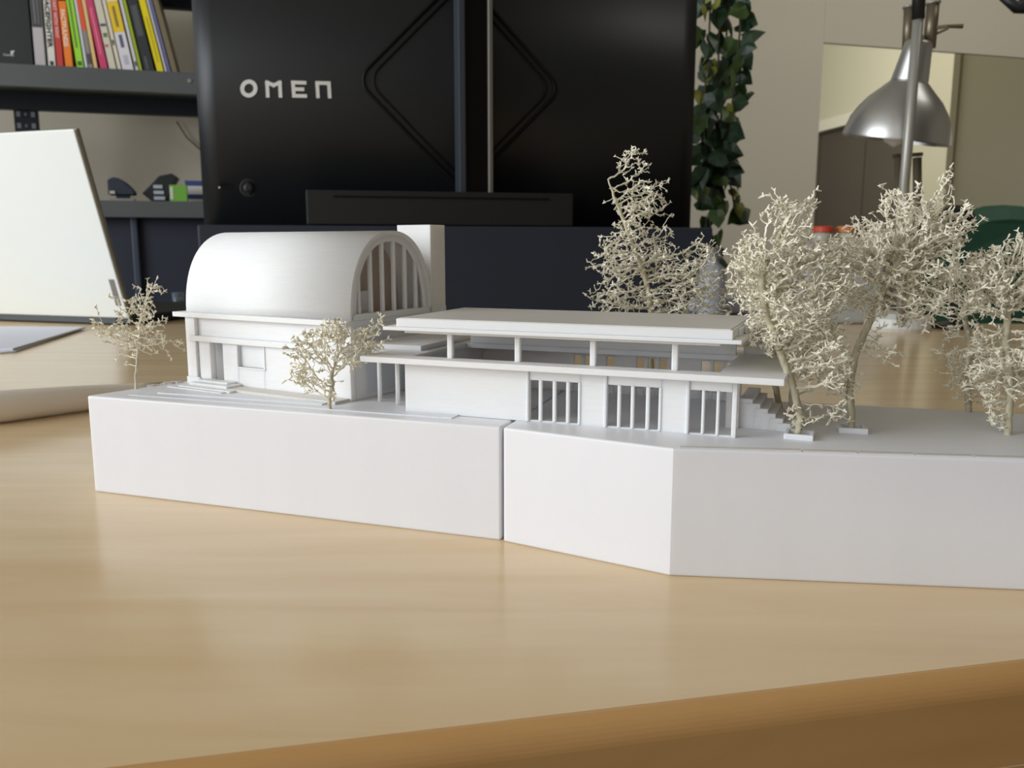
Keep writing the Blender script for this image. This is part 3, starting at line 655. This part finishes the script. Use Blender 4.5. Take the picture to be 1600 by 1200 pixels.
MB().add(*XF.box(s0, s1, 0.055, 0.12, zB + .0003, zB + 0.047)).build('carton', mat('white_card', (205, 200, 198), 0.6), sbx)
MB().add(*XF.box(s0, s1, 0.0544, 0.055, zB + .036, zB + 0.047)).build('blue_stripe', mat('blue_card', (50, 68, 120), 0.5), sbx)
MB().add(*XF.box(s0, s1, 0.0544, 0.055, zB + .008, zB + 0.018)).build('blue_stripe', mat('blue_card', (50, 68, 120), 0.5), sbx)
# thin cable on the wall
cb = MB().add(*tube([AT(276, 190, 2.295), AT(292, 215, 2.295), AT(320, 240, 2.295)], 0.0022, 6)).build('cable', mat('brown_cable', (92, 82, 72), 0.6), loc=AT(276, 190, 2.295), smooth=True)
tag(cb, 'thin brown cable running diagonally on the wall above the lower shelf', 'cable')

# ------------------------------------------------------------------ laptop
R0 = G(203, 496, 0.010); L0 = G(0, 489.5, 0.010)
hd = (L0 - R0); hd.z = 0; hd.normalize(); mdir = Vector((hd.y, -hd.x, 0))
if mdir.y > 0: mdir = -mdir
best = None
for i in range(100):
    al = 0.05 + i * 0.006
    for j in range(40):
        Ls = 0.21 + j * 0.002; p = R0 + (Vector((0, 0, 1)) * math.cos(al) + mdir * math.sin(al)) * Ls - EYE
        u = 800 + F_PX * p.x / p.dot(FW); v = 600 - F_PX * p.dot(UP) / p.dot(FW); e = (u - 118) ** 2 + (v - 201) ** 2
        if best is None or e < best[0]: best = (e, al, Ls)
_, al, Ls = best
up = Vector((0, 0, 1)) * math.cos(al) + mdir * math.sin(al); nr = hd.cross(up).normalized()
if nr.y > 0: nr = -nr
lap = thing('laptop', 'open silver-white laptop seen from behind, left of the black monitor', 'laptop', (R0.x, R0.y, 0))
def lidbox(a0, a1, c0, c1, d0, d1):
    P = lambda a, c, d: R0 + hd * a + up * c + nr * d
    return [P(*t) for t in ((a0, c0, d0), (a1, c0, d0), (a1, c1, d0), (a0, c1, d0), (a0, c0, d1), (a1, c0, d1), (a1, c1, d1), (a0, c1, d1))], BOXF
MB().add(*lidbox(0, 0.34, 0, Ls, 0, 0.003)).build('lid', LID, lap, bevel=0.0014, seg=3)
MB().add(*lidbox(-0.001, 0.341, 0.0005, Ls, -0.005, 0)).build('screen_frame', LIDE, lap, bevel=0.001)
MB().add(*lidbox(0.0045, 0.0125, 0.016, 0.049, 0.003, 0.0034)).build('grey_sticker', mat('grey_sticker', (120, 116, 112), 0.5), lap)
kf = Frame((R0 + hd * 0.34).to_2d(), (-hd).to_2d(), 1.0)
MB().add(*kf.box(0, 0.34, 0.004, 0.24, 0.0015, 0.0125)).build('keyboard_base', mat('laptop_base_shadow_dark', (48, 54, 56), 0.4), lap, bevel=0.002)  # base and hinge darkened to carry the shadow below the lid
MB().add(*kf.box(0.02, 0.32, -0.001, 0.004, 0.002, 0.0105)).build('hinge', mat('laptop_base_shadow_dark', (48, 54, 56), 0.4), lap)
for ax_, bx_ in ((0.03, 0.03), (0.3, 0.03), (0.03, 0.21), (0.3, 0.21)):
    MB().add(*kf.box(ax_, ax_ + 0.02, bx_, bx_ + 0.01, 0.0, 0.0015)).build('rubber_foot', BLACKP, lap)
# papers
pz = [G(128, 513, 0.001), G(24, 549, 0.001), G(0, 551, 0.001), G(-160, 553, 0.001), G(-160, 512, 0.001)]
def sheet(name, pts, z0, z1, label):
    o = obj(name, *prism([(p.x, p.y) for p in pts], z0, z1), PAPER, loc=(pts[0].x, pts[0].y, 0)); tag(o, label, 'paper', 'white papers in front of the laptop'); return o
sheet('paper_sheet', pz, 0.0002, 0.0012, 'lower white paper sheet, its corner poking out in front of the laptop')
pz2 = [G(133, 511, 0.003), G(20, 545, 0.003), G(-160, 549, 0.003), G(-160, 510, 0.003)]
sheet('paper_sheet', pz2, 0.0014, 0.0034, 'upper white paper sheet lying on another in front of the laptop')
gp = Vector((-0.522, 1.335, 0))
gt = thing('glass_tumbler', 'small bluish glass at the far edge of the desk left of the vaulted hall', 'glass', gp)
MB().add(*lathe(gp + Vector((0, 0, .0003)), (0, 0, 1), [(0.0075, 0), (0.009, 0.024), (0.0078, 0.024), (0.0066, 0.002)], 20, False)).build('glass', mat('blue_glass', (170, 195, 215), 0.1, trans=0.6), gt, smooth=True)
MB().add(*lathe(gp + Vector((0, 0, .0001)), (0, 0, 1), [(0.0001, 0), (0.0105, 0.0), (0.0105, 0.0012), (0.0001, 0.0012)], 20, False)).build('base', mat('blue_glass', (170, 195, 215), 0.1), gt)
# rolled paper
rp_ = [(-0.40, 0.385), (-0.335, 0.417), (-0.277, 0.457), (-0.250, 0.488), (-0.228, 0.511), (-0.214, 0.523)]
rr = [0.0105, 0.0098, 0.0088, 0.0076, 0.0064, 0.0058]
ro_ = thing('paper_roll', 'cream rolled paper tube lying on the desk left of the model', 'paper roll', (-0.277, 0.457, 0))
MB().add(*tube([(x, y, r + .0001) for (x, y), r in zip(rp_, rr)], rr, 20)).build('roll', ROLLM, ro_, smooth=True)
MB().add(*tube([(-0.2142, 0.5228, 0.0059), (-0.2134, 0.5237, 0.0059)], 0.0042, 16)).build('roll_end', mat('roll_inside', (140, 126, 110), 0.8), ro_)

# ------------------------------------------------------------------ hanging ivy
ivy = thing('hanging_ivy', 'long trailing green ivy hanging beside the right edge of the monitor', 'plant', AT(1130, -60, 1.5))
rng = random.Random(5)
def leaf_mesh(name, m, size):
    out = [(0, 0), (0.34, -0.12), (0.5, 0.15), (0.42, 0.5), (0.2, 0.8), (0, 1.05), (-0.2, 0.8), (-0.42, 0.5), (-0.5, 0.15), (-0.34, -0.12)]
    V = [(x * size, y * size, -abs(x) * size * 0.35 - (y ** 2) * size * 0.18) for x, y in out] + [(0, 0.45 * size, 0.02 * size)]
    V2 = V + [(x, y, z - 0.0004) for x, y, z in V]; n = len(out); k = len(V)
    F = [(i, (i + 1) % n, n) for i in range(n)] + [((i + 1) % n + k, i + k, n + k) for i in range(n)] + [(i, i + k, (i + 1) % n + k, (i + 1) % n) for i in range(n)]
    me = bpy.data.meshes.new(name); me.from_pydata(V2, [], F); me.materials.append(m); return me
LM = [leaf_mesh('leaf', LEAFA, 0.036), leaf_mesh('leaf', LEAFA, 0.030), leaf_mesh('leaf', LEAFB, 0.032), leaf_mesh('leaf', LEAFC, 0.024)]
strands = [[(1112, -60), (1108, 60), (1100, 160), (1096, 240), (1092, 310)], [(1140, -60), (1135, 60), (1128, 160), (1122, 260), (1108, 340), (1120, 415)], [(1158, -60), (1156, 50), (1148, 130), (1140, 200), (1132, 240)], [(1126, -60), (1122, 120), (1118, 220), (1138, 270), (1150, 335)]]
base = ORG[ivy.name]
for si, st_ in enumerate(strands):
    Ys = 1.5 + 0.03 * (si % 2); P = [AT(u, v, Ys) for u, v in st_]
    MB().add(*tube(P, 0.0018, 5)).build('stem', STEMM, ivy, smooth=True)
    tot = 44 if si != 3 else 40
    for k in range(tot):
        f = k / (tot - 1) * (len(P) - 1); i = min(int(f), len(P) - 2); c = P[i].lerp(P[i + 1], f - i)
        me = rng.choice(LM[:3] if rng.random() < 0.93 else LM[3:])
        lo = bpy.data.objects.new('leaf', me); COL.objects.link(lo); lo.parent = ivy
        lo.location = c - base + Vector((rng.uniform(-0.012, 0.012), rng.uniform(-0.02, 0.02), rng.uniform(-0.01, 0.01)))
        lo.rotation_euler = (math.radians(rng.uniform(50, 110)), math.radians(rng.uniform(-30, 30)), math.radians(rng.uniform(-75, 75)) + (0 if rng.random() < .8 else math.pi))
        lo.rotation_euler.rotate_axis('Z', math.radians(rng.uniform(100, 260)))

# ------------------------------------------------------------------ desk lamp
LY = 0.98
def a_(u, v, dy=0.0): return AT(u, v, LY + dy)
lp = thing('desk_lamp', 'silver dome-shaded architect desk lamp standing behind the trees', 'lamp', Vector((a_(1408, 500).x, LY, 0)))
rim = a_(1399, 219); topc = a_(1421, 128, -.008); ax = (topc - rim).normalized(); px = LY / F_PX / math.cos(PITCH) * 0.99
Ld = (topc - rim).length
dome = [(77, 0), (76.5, 0.06), (75, 0.16), (71, 0.34), (63, 0.52), (52, 0.70), (38, 0.86), (29, 0.97), (26, 1.0)]
sp = [(r * px, h * Ld) for r, h in dome]; sp2 = [((r - 2) * px, h * Ld - 0.001) for r, h in dome][::-1]
MB().add(*lathe(rim, ax, sp + sp2, 48)).build('shade', SILVER, lp, smooth=True)
MB().add(*lathe(rim + ax * (0.02), ax, [(0.001, -0.028), (0.012, -0.022), (0.016, -0.008), (0.012, 0.01), (0.008, 0.03)], 20, True)).build('bulb', mat('pearl_bulb', (200, 200, 196), 0.3), lp, smooth=True)
MB().add(*lathe(topc - ax * 0.001, ax, [(26.5 * px, 0), (26 * px, 0.003), (21 * px, 0.03), (19 * px, 0.041), (14 * px, 0.044)], 32, True)).build('neck', SILVER, lp, smooth=True)
for (u0, v0, u1, v1, r) in ((1418, 80, 1421, 12, 8), (1452, 75, 1458, 6, 9)):
    MB().add(*tube([a_(u0, v0, .01), a_(u1, v1, .01)], r * px, 16)).build('spring_tube', BRONZE, lp, smooth=True)
    MB().add(*tube([a_(u1, v1, .01), a_(u1, v1 - 3, .01)], (r + 2) * px, 16)).build('tube_cap', POLE, lp, smooth=True)
MB().add(*tube([a_(1408, 508, -.03), a_(1413, 290, -.065), a_(1435, 26, -.075)], 7 * px, 16)).build('pole', POLE, lp, smooth=True)
MB().add(*tube([a_(1434.5, 30, -.075), a_(1438, -60, -.08)], 8.5 * px, 16)).build('pole_sleeve', BLACKP, lp, smooth=True)
MB().add(*tube([a_(1433, 60, -.074), a_(1438, 60, 0.01)], 6 * px, 12)).build('joint_bolt', POLE, lp)
MB().add(*tube([a_(1452, 45, .01), a_(1480, 41, .0), a_(1504, 41, .0)], [3 * px, 2.5 * px, 3.5 * px], 8)).build('wing_nut', BRONZE, lp)
MB().add(*tube([a_(1456, 56, .01), a_(1482, 44, .0)], 2 * px, 8)).build('wing_nut', BRONZE, lp)
for u0, u1 in ((1402, 1404), (1434, 1433)):
    MB().add(*tube([a_(u0, 500, .0), a_(u1, 246, .0)], 6.5 * px, 14)).build('lower_spring_tube', BRONZE, lp, smooth=True)
MB().add(*tube([a_(1394, 244, .0), a_(1441, 241, .0)], 3 * px, 10)).build('cross_bar', BRONZE, lp)
bcx = a_(1402, 505).x
MB().add(*lathe((bcx, LY, 0.0), (0, 0, 1), [(0.034, 0), (0.036, 0.004), (0.034, 0.014), (0.024, 0.02), (0.012, 0.022)], 32, True)).build('base', mat('white_lamp_base', (210, 210, 205), 0.4), lp, smooth=False)

# ------------------------------------------------------------------ clutter at the back right of the desk
def simple(name, label, cat, loc, parts):
    t = thing(name, label, cat, loc)
    for nm, (V, F), m, kw in parts: obj(nm, V, F, m, t, **kw)
    return t
c = G(1150, 508); fm = Frame((c.x, c.y), (1, 0.1), 1.0)
simple('folded_cloth', 'folded grey-blue cloth on the desk right of the monitor', 'cloth', (c.x, c.y, 0), [
    ('lower_fold', fm.box(-0.05, 0.05, 0, 0.06, 0.0003, 0.012), mat('grey_blue_cloth', (128, 132, 150), 0.9), dict(bevel=0.005, seg=3)),
    ('upper_fold', fm.box(-0.045, 0.045, 0.006, 0.058, 0.0122, 0.030), mat('pale_blue_cloth', (165, 168, 186), 0.9), dict(bevel=0.007, seg=3))])
c = AT(1113, 440, 1.03); c.z = 0
simple('plastic_bottle', 'small pale bottle beside the monitor edge below the ivy', 'bottle', c, [
    ('bottle', lathe(c + Vector((0, 0, .0003)), (0, 0, 1), [(0.015, 0), (0.017, 0.004), (0.017, 0.06), (0.013, 0.07), (0.007, 0.075), (0.007, 0.08)], 24, True), mat('pale_bottle', (150, 156, 168), 0.3), dict(smooth=True)),
    ('cap', lathe(c + Vector((0, 0, .0805)), (0, 0, 1), [(0.009, 0), (0.009, 0.012)], 20, True), mat('grey_cap', (110, 114, 120), 0.4), {})])
c = G(1322, 507); fb = Frame((c.x, c.y), (1, 0.05), 1.0)
bxo = simple('storage_tub', 'pale grey storage tub behind the tallest tree', 'box', (c.x, c.y, 0), [
    ('tub', fb.box(-0.055, 0.045, 0, 0.06, 0.0003, 0.092), mat('pale_grey_tub', (176, 178, 176), 0.5), dict(bevel=0.006, seg=3)),
    ('tub_lid', fb.box(-0.058, 0.048, -0.003, 0.063, 0.0922, 0.098), mat('light_lid', (205, 208, 206), 0.4), dict(bevel=0.002))])
for u, rg, nm, lb in ((1286, (190, 70, 50), 'red', 'small red-lidded jar on the pale grey tub'), (1325, (200, 120, 60), 'orange', 'small orange-lidded jar on the pale grey tub')):
    p = fb.p((u - 1322) / F_PX, 0.02, 0.0983)
    simple('jar', lb, 'jar', p, [('glass', lathe(p, (0, 0, 1), [(0.011, 0), (0.0125, 0.003), (0.0125, 0.012), (0.010, 0.014)], 20, True), mat('jar_glass', (170, 165, 150), 0.2), dict(smooth=True)),
                                 ('lid', lathe(p + Vector((0, 0, .014)), (0, 0, 1), [(0.0125, 0), (0.0125, 0.006), (0.010, 0.0075)], 20, True), mat(nm + '_lid', rg, 0.5), {})])
c = G(1440, 509)
fm = Frame((c.x, c.y), (1, 0.1), 1.0)
simple('computer_mouse', 'black computer mouse beside the lamp base', 'mouse', (c.x, c.y, 0), [
    ('shell', lathe(fm.p(0, .02, .0003), (0, 0, 1), [(0.022, 0), (0.023, 0.006), (0.019, 0.014), (0.010, 0.019), (0.002, 0.02)], 24, True), BLACKP, dict(smooth=True)),
    ('wheel', fm.box(-0.002, 0.002, 0.003, 0.012, 0.014, 0.021), SHELF, {})])
c = AT(1490, 500, 1.0); c.z = 0; wc = AT(1490, 345, 1.0)
simple('webcam', 'black webcam on a thin stand behind the right-hand trees', 'webcam', c, [
    ('stand_base', lathe(c + Vector((0, 0, .0003)), (0, 0, 1), [(0.024, 0), (0.024, 0.004), (0.006, 0.008)], 20, True), BLACKP, {}),
    ('stand', tube([c + Vector((0, 0, .006)), wc], 0.0035, 10), BLACKP, {}),
    ('camera_head', lathe(wc + Vector((0, -0.018, 0)), (0, 1, 0), [(0.012, 0), (0.017, 0.003), (0.018, 0.02), (0.014, 0.03), (0.004, 0.034)], 24, True), BLACKP, dict(smooth=True))])
# green chair behind the desk
cc = AT(1558, 430, 2.0); ch = thing('office_chair', 'dark green rounded chair back behind the desk at the right', 'chair', (cc.x, 2.1, RZ0))
zt = AT(1540, 320, 2.0).z
V = []; Nn = 36; W2 = 0.165; Hh = 0.24; zc = zt - Hh
for off, sc in ((-0.035, 0.86), (-0.02, 0.97), (0.0, 1.0), (0.02, 0.97), (0.035, 0.86)):
    for k in range(Nn):
        t = 2 * math.pi * k / Nn; x = math.copysign(abs(math.cos(t)) ** 0.75, math.cos(t)) * W2 * sc; z = math.copysign(abs(math.sin(t)) ** 0.8, math.sin(t)) * Hh * sc
        V.append((cc.x + x, 2.0 + off + 0.4 * x * x * 2, zc + z))
F = [tuple(range(Nn)), tuple(range(4 * Nn, 5 * Nn))] + [(r * Nn + k, r * Nn + (k + 1) % Nn, (r + 1) * Nn + (k + 1) % Nn, (r + 1) * Nn + k) for r in range(4) for k in range(Nn)]
obj('backrest', V, F, GREENC, ch, smooth=False)
MB().add(*tube([(cc.x, 2.045, zc), (cc.x, 2.05, -0.3), (cc.x, 2.15, -0.34)], 0.02, 12)).build('back_post', BLACKP, ch)
MB().add(*Frame((cc.x, 2.25), (1, 0), 1.0).box(-0.2, 0.2, -0.18, 0.2, -0.34, -0.27)).build('seat', GREENC, ch, bevel=0.02, seg=3)
MB().add(*tube([(cc.x, 2.25, -0.34), (cc.x, 2.25, -0.66)], 0.025, 14)).build('column', BLACKP, ch)
for k in range(5):
    a = 2 * math.pi * k / 5 + .3; MB().add(*tube([(cc.x, 2.25, -0.66), (cc.x + 0.24 * math.cos(a), 2.25 + 0.24 * math.sin(a), -0.705)], [0.02, 0.014], 10)).build('leg', BLACKP, ch)
    MB().add(*lathe((cc.x + 0.24 * math.cos(a) - .01, 2.25 + 0.24 * math.sin(a), -0.71), (1, 0, 0), [(0.0195, 0), (0.0195, 0.02)], 14, True)).build('caster', BLACKP, ch)
# second lamp head intruding at the top right corner
h0 = AT(1590, 8, 1.3)
hl = thing('black_lamp_head', 'tip of a black lamp head in the top right corner', 'lamp', h0)
MB().add(*tube([AT(1566, -6, 1.3), AT(1588, 12, 1.3), AT(1612, 4, 1.3), AT(1640, -20, 1.3)], [0.006, 0.008, 0.018, 0.026], 16)).build('shade', BLACKP, hl, smooth=True)
MB().add(*tube([AT(1630, -14, 1.3), AT(1680, -160, 1.3), Vector((1.2, 1.3, 1.75))], 0.006, 10)).build('arm', BLACKP, hl, smooth=True)
